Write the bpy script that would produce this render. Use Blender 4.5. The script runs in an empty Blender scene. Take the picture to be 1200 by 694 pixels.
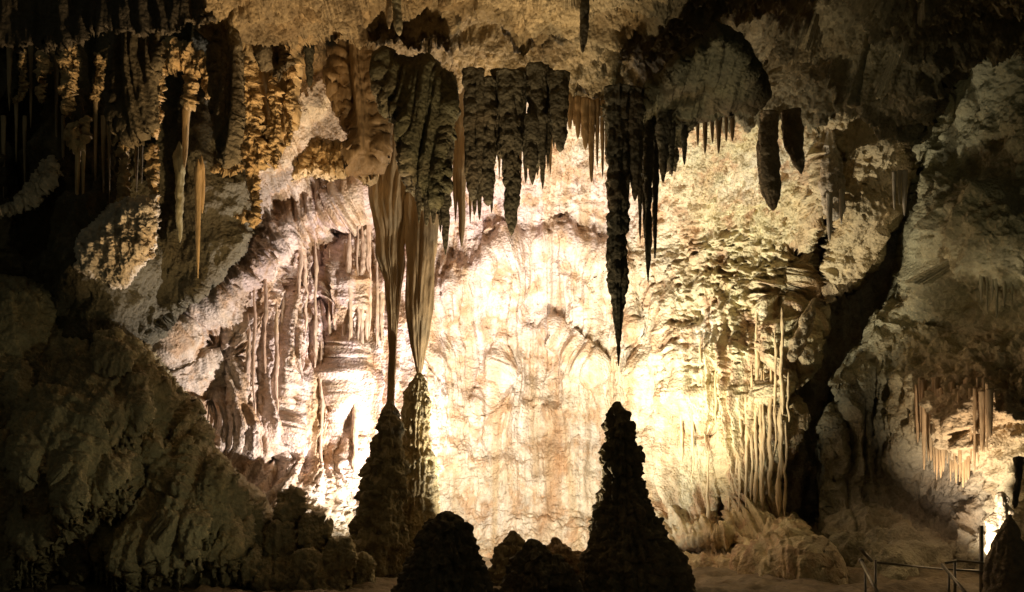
import bpy, math, random
import numpy as np

# ------------------------------------------------------------------ scene, camera, world, light
SC = bpy.context.scene
COL = SC.collection
W, H, HOR, CAMZ = 1200.0, 694.0, 560.0, 2.2      # photograph size, horizon row, eye height (m)
cam_d = bpy.data.cameras.new('camera')
cam_d.sensor_width = 36; cam_d.lens = 36          # 1200 px wide == 1 m wide at 1 m distance
cam_d.shift_y = (HOR - H / 2) / W                 # lens shifted up: verticals stay vertical
cam_d.clip_start = 0.1; cam_d.clip_end = 500
cam = bpy.data.objects.new('camera', cam_d); COL.objects.link(cam)
cam.location = (0, 0, CAMZ); cam.rotation_euler = (math.radians(90), 0, 0)
SC.camera = cam
SC.view_settings.view_transform = 'Standard'; SC.view_settings.look = 'None'
SC.view_settings.exposure = 0.15; SC.view_settings.gamma = 1.0
try:
    SC.cycles.max_bounces = 6; SC.cycles.diffuse_bounces = 4; SC.cycles.glossy_bounces = 2
    SC.cycles.sample_clamp_indirect = 4.0; SC.cycles.use_denoising = True
except Exception: pass
world = bpy.data.worlds.new('World'); SC.world = world; world.use_nodes = True
bg = world.node_tree.nodes['Background']
bg.inputs[0].default_value = (0.82, 0.77, 0.52, 1); bg.inputs[1].default_value = 0.034   # faint glow of the rest of the lit cavern

def at(px, py, Y):
    return ((px - W / 2) / W * Y, Y, CAMZ + (HOR - py) / W * Y)

def flood(px, py, Y, tx, ty, TY, power, color, angle=120, blend=0.6, radius=0.15):
    d = bpy.data.lights.new('flood_or_fill', 'SPOT'); d.energy = power; d.color = color
    d.spot_size = math.radians(angle); d.spot_blend = blend; d.shadow_soft_size = radius
    o = bpy.data.objects.new('flood_or_fill_beam', d); COL.objects.link(o)
    from mathutils import Vector
    a = Vector(at(px, py, Y)); b = Vector(at(tx, ty, TY))
    o.location = a; o.rotation_euler = (b - a).to_track_quat('-Z', 'Y').to_euler()
    return o
# concealed cave floodlights standing on the floor behind the stalagmites, plus added fills
LAMPS = [
 (640, 656, 22.9, 620, 380, 29, 5300, (1.0, 0.90, 0.76), 132, 1.0),     # behind the low stalagmites, up the alcove
 (738, 645, 23.3, 800, 270, 27.5, 3600, (1.0, 0.88, 0.68), 96, .9),     # behind the tallest stalagmite
 (524, 640, 25.1, 375, 270, 27, 3700, (1.0, 0.86, 0.79), 136, .8),   # behind the foot of the mound, at the pinkish wall
 (488, 688, 18.0, 215, 170, 21.0, 2300, (1.0, 0.66, 0.32), 46, .8),    # behind the low rounded stalagmite, at the golden draperies
 (528, 676, 19.8, 390, 20, 16.5, 1800, (1.0, 0.66, 0.34), 92, .8),    # behind the low rounded stalagmite, at the ceiling
 (630, 674, 19.9, 700, 20, 16.5, 1200, (1.0, 0.80, 0.54), 84, .9),    # behind the tallest stalagmite, at the ceiling
 (600, 706, 15.5, 385, 0, 16.8, 2300, (1.0, 0.68, 0.36), 64, .8),      # trail-side lamp, at the left ceiling
 (570, 706, 15.5, 680, -10, 16.6, 750, (1.0, 0.78, 0.50), 62, .9),     # trail-side lamp, at the middle ceiling
 (500, 708, 15.4, 150, 500, 19.0, 150, (1.0, 0.90, 0.55), 70, 1.0),      # added unseen fill in place of wall bounce, faint on the mound
 (900, 708, 15.3, 1160, 230, 23.0, 230, (1.0, 0.88, 0.55), 40, 1.0),     # added unseen fill to brighten the upper right wall
 (1120, 664, 20.3, 1205, 510, 22.3, 900, (1.0, 0.80, 0.58), 88),    # behind the corner stalagmite
]
for L in LAMPS:
    flood(*L)

# ------------------------------------------------------------------ noise
_r = np.random.RandomState(7)
PERM = _r.permutation(256).astype(np.int32); PERM = np.concatenate([PERM, PERM, PERM])
G = _r.normal(size=(256, 3)).astype(np.float32); G /= np.linalg.norm(G, axis=1)[:, None]
JIT = _r.rand(256, 3).astype(np.float32)
def perlin(x, y, z):
    x = np.asarray(x, np.float32); y = np.asarray(y, np.float32); z = np.asarray(z, np.float32)
    x, y, z = np.broadcast_arrays(x, y, z)
    xi = np.floor(x); yi = np.floor(y); zi = np.floor(z)
    fx = x - xi; fy = y - yi; fz = z - zi
    X = xi.astype(np.int32) & 255; Y = yi.astype(np.int32) & 255; Z = zi.astype(np.int32) & 255
    u = fx * fx * fx * (fx * (fx * 6 - 15) + 10); v = fy * fy * fy * (fy * (fy * 6 - 15) + 10); w = fz * fz * fz * (fz * (fz * 6 - 15) + 10)
    out = 0
    A = [PERM[X], PERM[X + 1]]
    for i in (0, 1):
        wx = u if i else 1 - u
        for j in (0, 1):
            B = PERM[A[i] + Y + j]; wy = v if j else 1 - v
            for k in (0, 1):
                g = G[PERM[B + Z + k]]; wz = w if k else 1 - w
                out = out + wx * wy * wz * (g[..., 0] * (fx - i) + g[..., 1] * (fy - j) + g[..., 2] * (fz - k))
    return out * 1.5
def fbm(x, y, z, n=4, lac=2.03, gain=0.5):
    s = 0; a = 1.0
    for i in range(n):
        s = s + a * perlin(x + 17.3 * i, y - 5.1 * i, z + 3.7 * i)
        x = x * lac; y = y * lac; z = z * lac; a *= gain
    return s
def worley(x, y, z):
    """rounded knobs: 1 at the cell centres, falling to 0 between them"""
    bx = np.floor(x - 0.5); by = np.floor(y - 0.5); bz = np.floor(z - 0.5)
    best = np.full(np.shape(x), 9.0, np.float32)
    for i in (0, 1):
        for j in (0, 1):
            for k in (0, 1):
                cx = bx + i; cy = by + j; cz = bz + k
                h = PERM[PERM[PERM[cx.astype(np.int32) & 255] + (cy.astype(np.int32) & 255)] + (cz.astype(np.int32) & 255)]
                jt = JIT[h]
                d = (cx + .2 + .6 * jt[..., 0] - x) ** 2 + (cy + .2 + .6 * jt[..., 1] - y) ** 2 + (cz + .2 + .6 * jt[..., 2] - z) ** 2
                best = np.minimum(best, d)
    return np.clip(1 - best / 0.6, 0, 1)
def ss(x):
    x = np.clip(x, 0, 1); return x * x * (3 - 2 * x)
def sm(a, b, x): return ss((x - a) / (b - a))
def seg_dist(pts, px, py, ysc=1.0):
    d = np.full(np.shape(px), 1e9, np.float32)
    for (x0, y0), (x1, y1) in zip(pts[:-1], pts[1:]):
        dx, dy = x1 - x0, (y1 - y0) * ysc
        t = np.clip(((px - x0) * dx + (py - y0) * ysc * dy) / (dx * dx + dy * dy + 1e-9), 0, 1)
        d = np.minimum(d, np.hypot(px - x0 - t * dx, (py - y0) * ysc - t * dy))
    return d
def furrow(px, py, pts, width, depth):
    return depth * np.exp(-(seg_dist(pts, px, py) / width) ** 2)
def blob(px, py, cx, cy, rx, ry, amp):
    return amp * np.exp(-(((px - cx) / rx) ** 2 + ((py - cy) / ry) ** 2))
def sdf(poly, px, py):
    d = seg_dist(list(poly) + [poly[0]], px, py)
    ins = np.zeros(np.shape(px), bool); n = len(poly)
    for i in range(n):
        x0, y0 = poly[i]; x1, y1 = poly[(i + 1) % n]
        if y0 == y1: continue
        ins ^= ((y0 > py) != (y1 > py)) & (px < (x1 - x0) * (py - y0) / (y1 - y0) + x0)
    return np.where(ins, d, -d)

# ------------------------------------------------------------------ materials
def rock_material(name, rough=0.62, bump=0.5, scale=1.0, streak=0.0, spec=0.35):
    m = bpy.data.materials.new(name); m.use_nodes = True
    nt = m.node_tree; nt.nodes.clear(); N = nt.nodes.new; L = nt.links.new
    out = N('ShaderNodeOutputMaterial'); b = N('ShaderNodeBsdfPrincipled'); L(b.outputs[0], out.inputs[0])
    geo = N('ShaderNodeNewGeometry')
    mp = N('ShaderNodeMapping'); mp.inputs['Scale'].default_value = (1, 1, 1 - streak * 0.85)
    L(geo.outputs['Position'], mp.inputs[0])
    att = N('ShaderNodeAttribute'); att.attribute_name = 'rock'
    n1 = N('ShaderNodeTexNoise'); n1.inputs['Scale'].default_value = 9 * scale; n1.inputs['Detail'].default_value = 7; n1.inputs['Roughness'].default_value = 0.68
    n2 = N('ShaderNodeTexVoronoi'); n2.inputs['Scale'].default_value = 15 * scale
    n3 = N('ShaderNodeTexNoise'); n3.inputs['Scale'].default_value = 2.3 * scale; n3.inputs['Detail'].default_value = 5
    for n in (n1, n2, n3): L(mp.outputs[0], n.inputs['Vector'])
    r1 = N('ShaderNodeMapRange'); r1.inputs[1].default_value = .3; r1.inputs[2].default_value = .7; r1.inputs[3].default_value = .72; r1.inputs[4].default_value = 1.22
    L(n1.outputs[0], r1.inputs[0])
    r3 = N('ShaderNodeMapRange'); r3.inputs[1].default_value = .35; r3.inputs[2].default_value = .65; r3.inputs[3].default_value = .85; r3.inputs[4].default_value = 1.12
    L(n3.outputs[0], r3.inputs[0])
    mu = N('ShaderNodeMath'); mu.operation = 'MULTIPLY'; L(r1.outputs[0], mu.inputs[0]); L(r3.outputs[0], mu.inputs[1])
    vm = N('ShaderNodeVectorMath'); vm.operation = 'SCALE'; L(att.outputs['Color'], vm.inputs[0]); L(mu.outputs[0], vm.inputs['Scale'])
    # ochre iron stain in soft patches
    st = N('ShaderNodeMix'); st.data_type = 'RGBA'; st.blend_type = 'MULTIPLY'
    n4 = N('ShaderNodeTexNoise'); n4.inputs['Scale'].default_value = 1.1; n4.inputs['Detail'].default_value = 6; L(mp.outputs[0], n4.inputs['Vector'])
    r4 = N('ShaderNodeMapRange'); r4.inputs[1].default_value = .5; r4.inputs[2].default_value = .68; r4.inputs[3].default_value = 0; r4.inputs[4].default_value = .35
    L(n4.outputs[0], r4.inputs[0]); L(r4.outputs[0], st.inputs['Factor']); L(vm.outputs[0], st.inputs['A']); st.inputs['B'].default_value = (0.86, 0.66, 0.42, 1)
    L(st.outputs['Result'], b.inputs['Base Color'])
    hs = N('ShaderNodeMath'); hs.operation = 'MULTIPLY_ADD'; L(n2.outputs['Distance'], hs.inputs[0]); hs.inputs[1].default_value = -0.5; L(n1.outputs[0], hs.inputs[2])
    bp = N('ShaderNodeBump'); bp.inputs['Strength'].default_value = bump; bp.inputs['Distance'].default_value = 0.08
    L(hs.outputs[0], bp.inputs['Height']); L(bp.outputs[0], b.inputs['Normal'])
    b.inputs['Roughness'].default_value = rough
    b.inputs['Specular IOR Level'].default_value = spec
    return m
M_WALL = rock_material('limestone_wall', 0.6, 0.75)
M_RIB = rock_material('flowstone', 0.5, 0.5, 1.0, 0.9, 0.4)
M_DARK = rock_material('weathered_limestone', 0.75, 0.8)
M_CEIL = rock_material('ceiling_rock', 0.8, 0.7)
M_FLOOR = rock_material('cave_floor_silt', 0.85, 0.5, 0.7)
def metal():
    m = bpy.data.materials.new('worn_steel'); m.use_nodes = True
    nt = m.node_tree; b = nt.nodes['Principled BSDF']
    n = nt.nodes.new('ShaderNodeTexNoise'); n.inputs['Scale'].default_value = 14; n.inputs['Detail'].default_value = 5
    r = nt.nodes.new('ShaderNodeValToRGB'); r.color_ramp.elements[0].color = (.05, .045, .035, 1); r.color_ramp.elements[1].color = (.3, .28, .23, 1)
    nt.links.new(n.outputs[0], r.inputs[0]); nt.links.new(r.outputs[0], b.inputs['Base Color'])
    b.inputs['Metallic'].default_value = .7; b.inputs['Roughness'].default_value = .38
    return m
M_METAL = metal()

CREAM = np.array((.62, .55, .42)); OCHRE = np.array((.50, .37, .20)); PINK = np.array((.60, .46, .45))
OLIVE = np.array((.33, .31, .19)); BROWN = np.array((.28, .22, .13)); WHITE = np.array((.74, .68, .56)); GREY = np.array((.40, .36, .28))
def mixc(a, b, t):
    t = np.clip(t, 0, 1)[..., None]; return a * (1 - t) + b * t

# ------------------------------------------------------------------ mesh helpers
def link_mesh(name, P, F, mat, parent=None, color=None):
    me = bpy.data.meshes.new(name)
    P = np.asarray(P, np.float32); F = np.asarray(F, np.int32)
    me.vertices.add(len(P)); me.vertices.foreach_set('co', P.ravel())
    me.loops.add(F.size); me.loops.foreach_set('vertex_index', F.ravel())
    me.polygons.add(len(F)); me.polygons.foreach_set('loop_start', np.arange(0, F.size, F.shape[1], dtype=np.int32))
    me.polygons.foreach_set('use_smooth', np.ones(len(F), bool))
    me.update(calc_edges=True); me.validate()
    if color is not None:
        a = me.attributes.new('rock', 'FLOAT_COLOR', 'POINT')
        c = np.ones((len(P), 4), np.float32); c[:, :3] = color
        a.data.foreach_set('color', c.ravel())
    me.materials.append(mat)
    o = bpy.data.objects.new(name, me); COL.objects.link(o)
    if parent: o.parent = parent
    return o
def tag(o, label=None, cat=None, group=None, kind=None):
    if label: o['label'] = label
    if cat: o['category'] = cat
    if group: o['group'] = group
    if kind: o['kind'] = kind
    return o
def base_color(P, tint, var=0.25, second=OCHRE, f=0.35):
    if second is BROWN and max(tint) < .2: second = BROWN * .5
    n = fbm(P[:, 0] * f, P[:, 1] * f, P[:, 2] * f + 9, 3)
    return mixc(np.broadcast_to(tint, (len(P), 3)), second, sm(-.1, .7, n) * var * 2)

class Slab:
    """A thick rock sheet: outline in the photograph's rows and columns set at true distances Y,
    its rim rolled back `rd` metres over `rp` columns, with real displacement on top."""
    def __init__(s, name, poly, Y, rp=25, rd=2.5, edge=5.0, ef=30.0, seed=0):
        s.name, s.poly, s.Y, s.rp, s.rd, s.edge, s.ef, s.seed = name, poly, Y, rp, rd, edge, ef, seed
    def depth(s, px, py):
        px = np.atleast_1d(np.asarray(px, np.float32)); py = np.atleast_1d(np.asarray(py, np.float32))
        d = sdf(s.poly, px, py)
        t = np.clip(d / s.rp, 0, 1)
        return s.Y(px, py) + s.rd * (1 - np.sqrt(np.clip(1 - (1 - t) ** 2, 0, 1)))
    def build(s, res, disp, col, mat, parent=None):
        xs = [p[0] for p in s.poly]; ys = [p[1] for p in s.poly]
        m = s.edge * 2
        gx = np.arange(min(xs) - m, max(xs) + m, res, dtype=np.float32); gy = np.arange(min(ys) - m, max(ys) + m, res, dtype=np.float32)
        px, py = np.meshgrid(gx, gy)
        d = sdf(s.poly, px, py)
        d = d + s.edge * fbm(px / s.ef, py / s.ef, s.seed + .5, 4)
        t = np.clip(d / s.rp, 0, 1)
        Y = s.Y(px, py) + s.rd * (1 - np.sqrt(np.clip(1 - (1 - t) ** 2, 0, 1)))
        X = (px - W / 2) / W * Y; Z = CAMZ + (HOR - py) / W * Y
        P = np.stack([X, Y, Z], -1)
        du = np.gradient(P, axis=1); dv = np.gradient(P, axis=0)
        n = np.cross(du, dv); n /= np.linalg.norm(n, axis=-1)[..., None] + 1e-9
        n = np.where((n[..., 1] > 0)[..., None], -n, n)
        keep = d > -res
        idx = -np.ones(px.shape, np.int64); idx[keep] = np.arange(keep.sum())
        q = np.stack([idx[:-1, :-1], idx[1:, :-1], idx[1:, 1:], idx[:-1, 1:]], -1).reshape(-1, 4)
        q = q[(q >= 0).all(1)]
        Pk = P[keep]; nk = n[keep]; pxk = px[keep]; pyk = py[keep]
        dd = disp(Pk, pxk, pyk) * np.clip(.25 + 1.3 * t[keep], 0, 1)
        Pk = Pk + nk * dd[:, None]
        return link_mesh(s.name, Pk, q, mat, parent, col(Pk, pxk, pyk, dd))

def rough(P, f=1.0, amp=0.35, n=4, sx=1, sz=1):
    return amp * fbm(P[:, 0] * f * sx, P[:, 1] * f, P[:, 2] * f * sz, n)
def knobs(P, f, amp):
    wx = P[:, 0] + .15 * perlin(P[:, 0] * f * .7, P[:, 1] * f * .7, P[:, 2] * f * .7)
    return amp * worley(wx * f, P[:, 1] * f, P[:, 2] * f * .8)
def ribs(P, f=2.0, amp=0.3, zf=.10, n=2, yf=.5):
    wob = .35 * perlin(P[:, 0] * .8, 3.1, P[:, 2] * .35)
    o = 0; a = amp
    for i in range(n):
        o = o + a * (np.sqrt(np.abs(perlin((P[:, 0] + wob) * f, P[:, 1] * f * yf, P[:, 2] * zf * f * .6 + 7 * i)) + .01) - .3)
        f *= 2.3; a *= .45
    return o
def crust(P, f=1.5, amp=.2, zs=1.0, n=5, gain=.6, yf=1.0):
    """broken, fine-grained cave crust: billowed octaves down to a few centimetres"""
    o = 0; a = amp; x, y, z = P[:, 0], P[:, 1] * yf, P[:, 2]
    w = .3 * perlin(x * f * .6, y * f * .6, z * f * .6 * zs)
    for i in range(n):
        o = o + a * (.45 - 1.5 * np.abs(perlin(x * f + w + 11 * i, y * f, z * f * zs + w)))
        f *= 2.05; a *= gain
    return o
def pits(P, f, depth, lo=.25, zs=1.4):
    return -depth * sm(lo, lo + .22, perlin(P[:, 0] * f, P[:, 1] * f, P[:, 2] * f * zs))
def scales(P, f=1.6, amp=0.3):
    """overhung plates and scallops, as on the ceiling"""
    w = .4 * perlin(P[:, 0] * .6, P[:, 1] * .6, P[:, 2] * .6)
    n1 = perlin(P[:, 0] * f * .7 + w, P[:, 1] * f + w, P[:, 2] * f * 1.8)
    n2 = perlin(P[:, 0] * f * 1.9 + 5, P[:, 1] * f * 2.1 + w, P[:, 2] * f * 4)
    return amp * (1 - 2 * np.abs(n1)) + amp * .45 * (1 - 2 * np.abs(n2))

# ------------------------------------------------------------------ floor
def floor_z(x, y):
    px = x / np.maximum(y, 1) * W + W / 2
    z = -0.05 + 1.2 * sm(850, 990, px) * sm(21.5, 28, y) + .5 * sm(330, 160, px) * sm(18, 24, y)
    return z
def ledges(P):
    h = 2.6 * fbm(P[:, 0] * .33 + .3 * P[:, 1] * .33, P[:, 1] * .42, P[:, 2] * .5, 4)
    f = h - np.floor(h)
    return .16 * (ss(f / .8) * (f < .8) + (f >= .8) * (1 - (f - .8) / .2)) + .1 * np.abs(perlin(P[:, 0] * 2.4, P[:, 1] * 1.4, P[:, 2] * 3))
def build_floor():
    gx = np.arange(-24, 24, .11, dtype=np.float32); gy = np.concatenate([np.arange(-8, 14, .5), np.arange(14, 34, .11)]).astype(np.float32)
    X, Y = np.meshgrid(gx, gy)
    x, y = X.ravel(), Y.ravel()
    z = floor_z(x, y) + .16 * fbm(x * .7, y * .7, .3, 4) + .07 * worley(x * 3, y * 3, x * 0 + .5) + .10 * sm(.1, .5, perlin(x * .8, y * .8, 3.3 + 0 * x)) * worley(x * 5, y * 5, x * 0 + .5)
    P = np.stack([x, y, z], -1)
    i = np.arange(X.size).reshape(X.shape)
    q = np.stack([i[:-1, :-1], i[:-1, 1:], i[1:, 1:], i[1:, :-1]], -1).reshape(-1, 4)
    o = link_mesh('floor', P, q, M_FLOOR, None, base_color(P, np.array((.26, .21, .14)), .35, np.array((.2, .16, .1)), .6))
    tag(o, kind='structure')
build_floor()

# ------------------------------------------------------------------ back wall
def Yback(px, py):
    Y = 29.5 - 1.3 * sm(510, 420, px) - 2.9 * sm(440, 190, px) - 1.7 * sm(715, 830, px) - 1.8 * sm(800, 960, px) - 4.5 * sm(300, 60, py)
    Y = Y + 1.6 * np.clip(1 - ((px - 640) / 175) ** 2 - ((py - 480) / 200) ** 2, 0, 1)
    Y = Y - furrow(px, py, [(512, 420), (530, 345), (585, 292), (655, 272), (715, 312), (745, 380)], 13, .4) - furrow(px, py, [(560, 470), (590, 400), (650, 385), (700, 430)], 10, .25) - blob(px, py, 560, 330, 60, 40, .5) - blob(px, py, 720, 400, 50, 90, .5) + blob(px, py, 620, 440, 50, 60, .4)
    Y = Y - 4.2 * sm(540, 680, py) * sm(420, 320, px) - 1.0 * sm(590, 660, py) * sm(720, 800, px) - 2.6 * sm(580, 680, py) * sm(800, 920, px) - 0.9 * sm(600, 660, py)
    Y = Y - .7 * np.exp(-(seg_dist([(195, 395), (290, 320), (345, 270), (415, 222)], px, py) / 22) ** 2)
    Y = Y + furrow(px, py, [(405, 262), (390, 310), (372, 350)], 8, 2.0) + furrow(px, py, [(340, 440), (320, 540)], 6, 1.9)
    Y = Y + furrow(px, py, [(398, 380), (396, 470), (402, 560)], 5, 1.7) + furrow(px, py, [(225, 380), (260, 420), (240, 470)], 26, .8)
    Y = Y + furrow(px, py, [(838, 512), (850, 560), (843, 615)], 7, 1.8) + furrow(px, py, [(800, 650), (860, 640)], 8, 1.2)
    Y = Y + furrow(px, py, [(932, 300), (915, 350)], 12, 1.3) + furrow(px, py, [(966, 262), (950, 340), (940, 372)], 11, 2.6)
    Y = Y - blob(px, py, 1000, 250, 55, 60, 1.3) - blob(px, py, 962, 222, 14, 40, .9)
    Y = Y - furrow(px, py, [(414, 300), (410, 470), (412, 560), (425, 630)], 14, .25)
    return Y
back_poly = [(1042, -40), (1044, 120), (1066, 185), (1055, 245), (1022, 315), (972, 352), (962, 392), (940, 425), (922, 440), (930, 500), (924, 580), (950, 630), (1010, 730), (100, 730), (100, 440), (180, 350), (262, 270), (280, 200), (268, -40)]
wall = Slab('back_wall', back_poly, Yback, 22, 5.0, 5, 26, 1)
def disp_back(P, px, py):
    mrib = np.clip(blob(px, py, 375, 400, 120, 200, 1.3) + blob(px, py, 860, 500, 90, 130, 1.3) + blob(px, py, 290, 480, 60, 90, .8) - blob(px, py, 262, 312, 60, 40, 1.3) + blob(px, py, 640, 420, 170, 200, .35) + blob(px, py, 775, 500, 50, 110, .8), 0, 1)
    mpit = np.clip(blob(px, py, 900, 300, 110, 140, 1.1) + blob(px, py, 250, 400, 90, 70, .5) + blob(px, py, 720, 190, 200, 60, .8) + blob(px, py, 300, 300, 60, 60, .6) + blob(px, py, 640, 620, 200, 30, .3) + blob(px, py, 400, 620, 90, 70, 1), 0, 1)
    d = rough(P, .35, .55, 3) + rough(P, 1.0, .2, 3) + .12 * np.abs(perlin(P[:, 0] * 1.4, P[:, 1], P[:, 2] * .5)) ** .6
    d = d + mrib * (ribs(P, 1.6, .75, .05, 3, .06) + ribs(P, 5.2, .34, .02, 2, .03))
    d = d + crust(P, 1.3, .11, .55, 5) * (1 - .3 * mpit) * (1 - .6 * mrib) + mrib * crust(P, 2.4, .12, .22, 5, .66, .2) + mpit * crust(P, 2.0, .19, 1.2, 5, .68)
    d = d + .10 * mpit * knobs(P, 6, 1.0) + pits(P, 2.4, .30, .34) * mpit + pits(P, 5.5, .22, .36) * (.3 + .7 * mpit)
    d = d + ribs(P, 1.3, .26, .05, 3, .05)
    return d
def col_back(P, px, py, d):
    n = fbm(P[:, 0] * .4, P[:, 1] * .4, P[:, 2] * .4, 4)
    st = perlin(P[:, 0] * 2.5, 1.3, P[:, 2] * .18)
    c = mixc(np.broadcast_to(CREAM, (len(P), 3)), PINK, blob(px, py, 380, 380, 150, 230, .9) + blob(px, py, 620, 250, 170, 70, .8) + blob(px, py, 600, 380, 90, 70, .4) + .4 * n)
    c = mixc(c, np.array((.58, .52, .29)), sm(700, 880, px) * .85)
    c = mixc(c, WHITE, sm(.15, .6, n) * .5)
    c = mixc(c, OCHRE, sm(.12, .5, st) * .6)
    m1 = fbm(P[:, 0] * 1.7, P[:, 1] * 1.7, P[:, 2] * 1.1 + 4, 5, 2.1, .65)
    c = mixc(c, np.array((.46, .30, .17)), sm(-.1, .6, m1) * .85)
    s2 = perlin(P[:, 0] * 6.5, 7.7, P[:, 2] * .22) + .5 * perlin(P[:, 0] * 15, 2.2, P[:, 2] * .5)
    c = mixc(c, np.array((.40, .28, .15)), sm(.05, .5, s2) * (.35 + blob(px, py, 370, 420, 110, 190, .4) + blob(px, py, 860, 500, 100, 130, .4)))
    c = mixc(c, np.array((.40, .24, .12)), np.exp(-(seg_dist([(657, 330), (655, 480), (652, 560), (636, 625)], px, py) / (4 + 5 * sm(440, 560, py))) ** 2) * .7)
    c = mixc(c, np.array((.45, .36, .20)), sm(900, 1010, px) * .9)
    c = mixc(c, np.array((.58, .42, .22)), blob(px, py, 360, 110, 80, 70, 1.1))  # orange lamplight painted into the niche under the left ceiling
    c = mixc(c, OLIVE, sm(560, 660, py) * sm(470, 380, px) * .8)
    return c
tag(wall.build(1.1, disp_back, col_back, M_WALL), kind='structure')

# dark end of the passage behind the wall
far = Slab('far_wall', [(860, -60), (1240, -60), (1240, 760), (860, 760)], lambda px, py: 29.0 - 1.0 * sm(300, 700, py), 10, 1, 2, 30, 2)
tag(far.build(3, lambda P, px, py: rough(P, .6, .5) + ribs(P, 2, .6, .05, 3, .1) + crust(P, 1.8, .2, .7, 4), lambda P, px, py, d: base_color(P, GREY), M_DARK), kind='structure')

# ------------------------------------------------------------------ ceiling
def Yceil(px, py):
    Y = 15.4 + 6.4 * np.clip((py + 70) / 220, 0, 1.2) + .5 * np.sin(px / 60.0)
    Y = Y + blob(px, py, 485, 90, 40, 20, 1.2) + blob(px, py, 860, 70, 40, 30, 1.5)
    Y = Y - 1.2 * sm(950, 1100, px)
    return Y
ceil_poly = [(238, -70), (1460, -70), (1460, 96), (1180, 60), (1130, 66), (1092, 92), (1070, 150), (1050, 160), (1036, 142), (1000, 132), (950, 150), (900, 146), (870, 150), (820, 148), (760, 150), (700, 130), (655, 128), (620, 112), (575, 104), (530, 100), (500, 72), (455, 62), (420, 52), (385, 44), (345, 60), (300, 72), (270, 52), (246, 34)]
ceil = Slab('ceiling', ceil_poly, Yceil, 12, 2.0, 6, 30, 3)
def disp_ceil(P, px, py):
    return rough(P, .45, .4, 3) + ledges(P) + crust(np.stack([P[:, 0] * .75 + P[:, 1] * .45, P[:, 1] * 1.1 - P[:, 0] * .3, P[:, 2] * 1.3], -1), 2.0, .20, 1.0, 5, .66) + pits(P, 1.1, .3, .3, 1) + pits(P, 3.5, .14, .22, 1)
def col_ceil(P, px, py, d):
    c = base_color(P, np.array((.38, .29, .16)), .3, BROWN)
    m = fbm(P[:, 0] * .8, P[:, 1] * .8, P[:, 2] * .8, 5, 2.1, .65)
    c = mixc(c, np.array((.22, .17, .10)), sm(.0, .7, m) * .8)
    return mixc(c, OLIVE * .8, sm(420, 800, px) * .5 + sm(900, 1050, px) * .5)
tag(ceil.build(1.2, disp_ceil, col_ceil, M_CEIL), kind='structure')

# ------------------------------------------------------------------ left wall (dim)
def Yleft(px, py):
    Y = 22.6 + .5 * sm(0, 300, px) + 1.2 * np.sin(px / 23.0) * .35 - 1.5 * sm(120, 330, py) * sm(260, 120, px)
    return Y
left_poly = [(-270, -70), (262, -70), (282, 40), (296, 100), (300, 200), (302, 250), (288, 300), (240, 345), (200, 384), (150, 420), (-270, 430)]
left = Slab('left_wall', left_poly, Yleft, 12, 1.6, 4, 22, 4)
def disp_left(P, px, py):
    m = sm(260, 200, py)
    return rough(P, .5, .5, 3) + m * ribs(P, 2.2, .7, .05, 3) + crust(P, 1.5, .2, .5, 5)
def col_left(P, px, py, d):
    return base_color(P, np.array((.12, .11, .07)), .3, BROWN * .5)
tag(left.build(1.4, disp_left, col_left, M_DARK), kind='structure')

# ------------------------------------------------------------------ right wall
def Yright(px, py):
    Y = 25.5 - 4.5 * sm(1000, 1240, px)
    Y = Y - blob(px, py, 1130, 270, 75, 60, 1.8) + blob(px, py, 1120, 385, 90, 30, .9) - blob(px, py, 1160, 480, 70, 60, 1.0)
    Y = Y + furrow(px, py, [(1070, 190), (1058, 260), (1050, 330), (1054, 312)], 14, 1.3) - 3.2 * sm(560, 690, py) * sm(1120, 1040, px) + blob(px, py, 1105, 590, 60, 40, 2.2)
    Y = Y - furrow(px, py, [(1092, 130), (1075, 190)], 8, 1.2)
    return Y
right_poly = [(1030, -60), (1460, -60), (1460, 730), (1015, 730), (962, 660), (956, 600), (954, 530), (964, 480), (982, 440), (998, 410), (1018, 380), (1038, 350), (1048, 310), (1056, 250), (1052, 190), (1034, 130)]
right = Slab('right_wall', right_poly, Yright, 40, 3.0, 4, 26, 5)
def disp_right(P, px, py):
    mr = np.clip(blob(px, py, 1030, 500, 90, 110, 1.1) + blob(px, py, 1110, 200, 60, 80, .6) + blob(px, py, 1120, 500, 60, 60, .8), 0, 1)
    mk = np.clip(blob(px, py, 1170, 470, 80, 70, 1) + blob(px, py, 1120, 590, 70, 40, .6), 0, 1)
    return rough(P, .4, .5, 3) + rough(P, 1.5, .2, 4) + mr * ribs(P, 1.5, .7, .05, 3, .1) + (.03 + .1 * mk) * knobs(P, 5, 1) + crust(P, 1.3, .22, .9, 5) * (.6 + mk) + pits(P, 2.2, .4, .25) * mk
def col_right(P, px, py, d):
    c = base_color(P, np.array((.44, .41, .25)), .3, OLIVE)
    c = mixc(c, np.array((.52, .36, .2)), blob(px, py, 1160, 480, 80, 70, .9))
    c = mixc(c, np.array((.17, .16, .10)), blob(px, py, 1000, 520, 75, 150, 1.2) + blob(px, py, 1060, 60, 60, 80, .9))  # shade painted into the colour beside the crevice and at the top
    return mixc(c, np.array((.66, .58, .5)), blob(px, py, 1110, 600, 70, 70, .9))
tag(right.build(1.3, disp_right, col_right, M_WALL), kind='structure')

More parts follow.
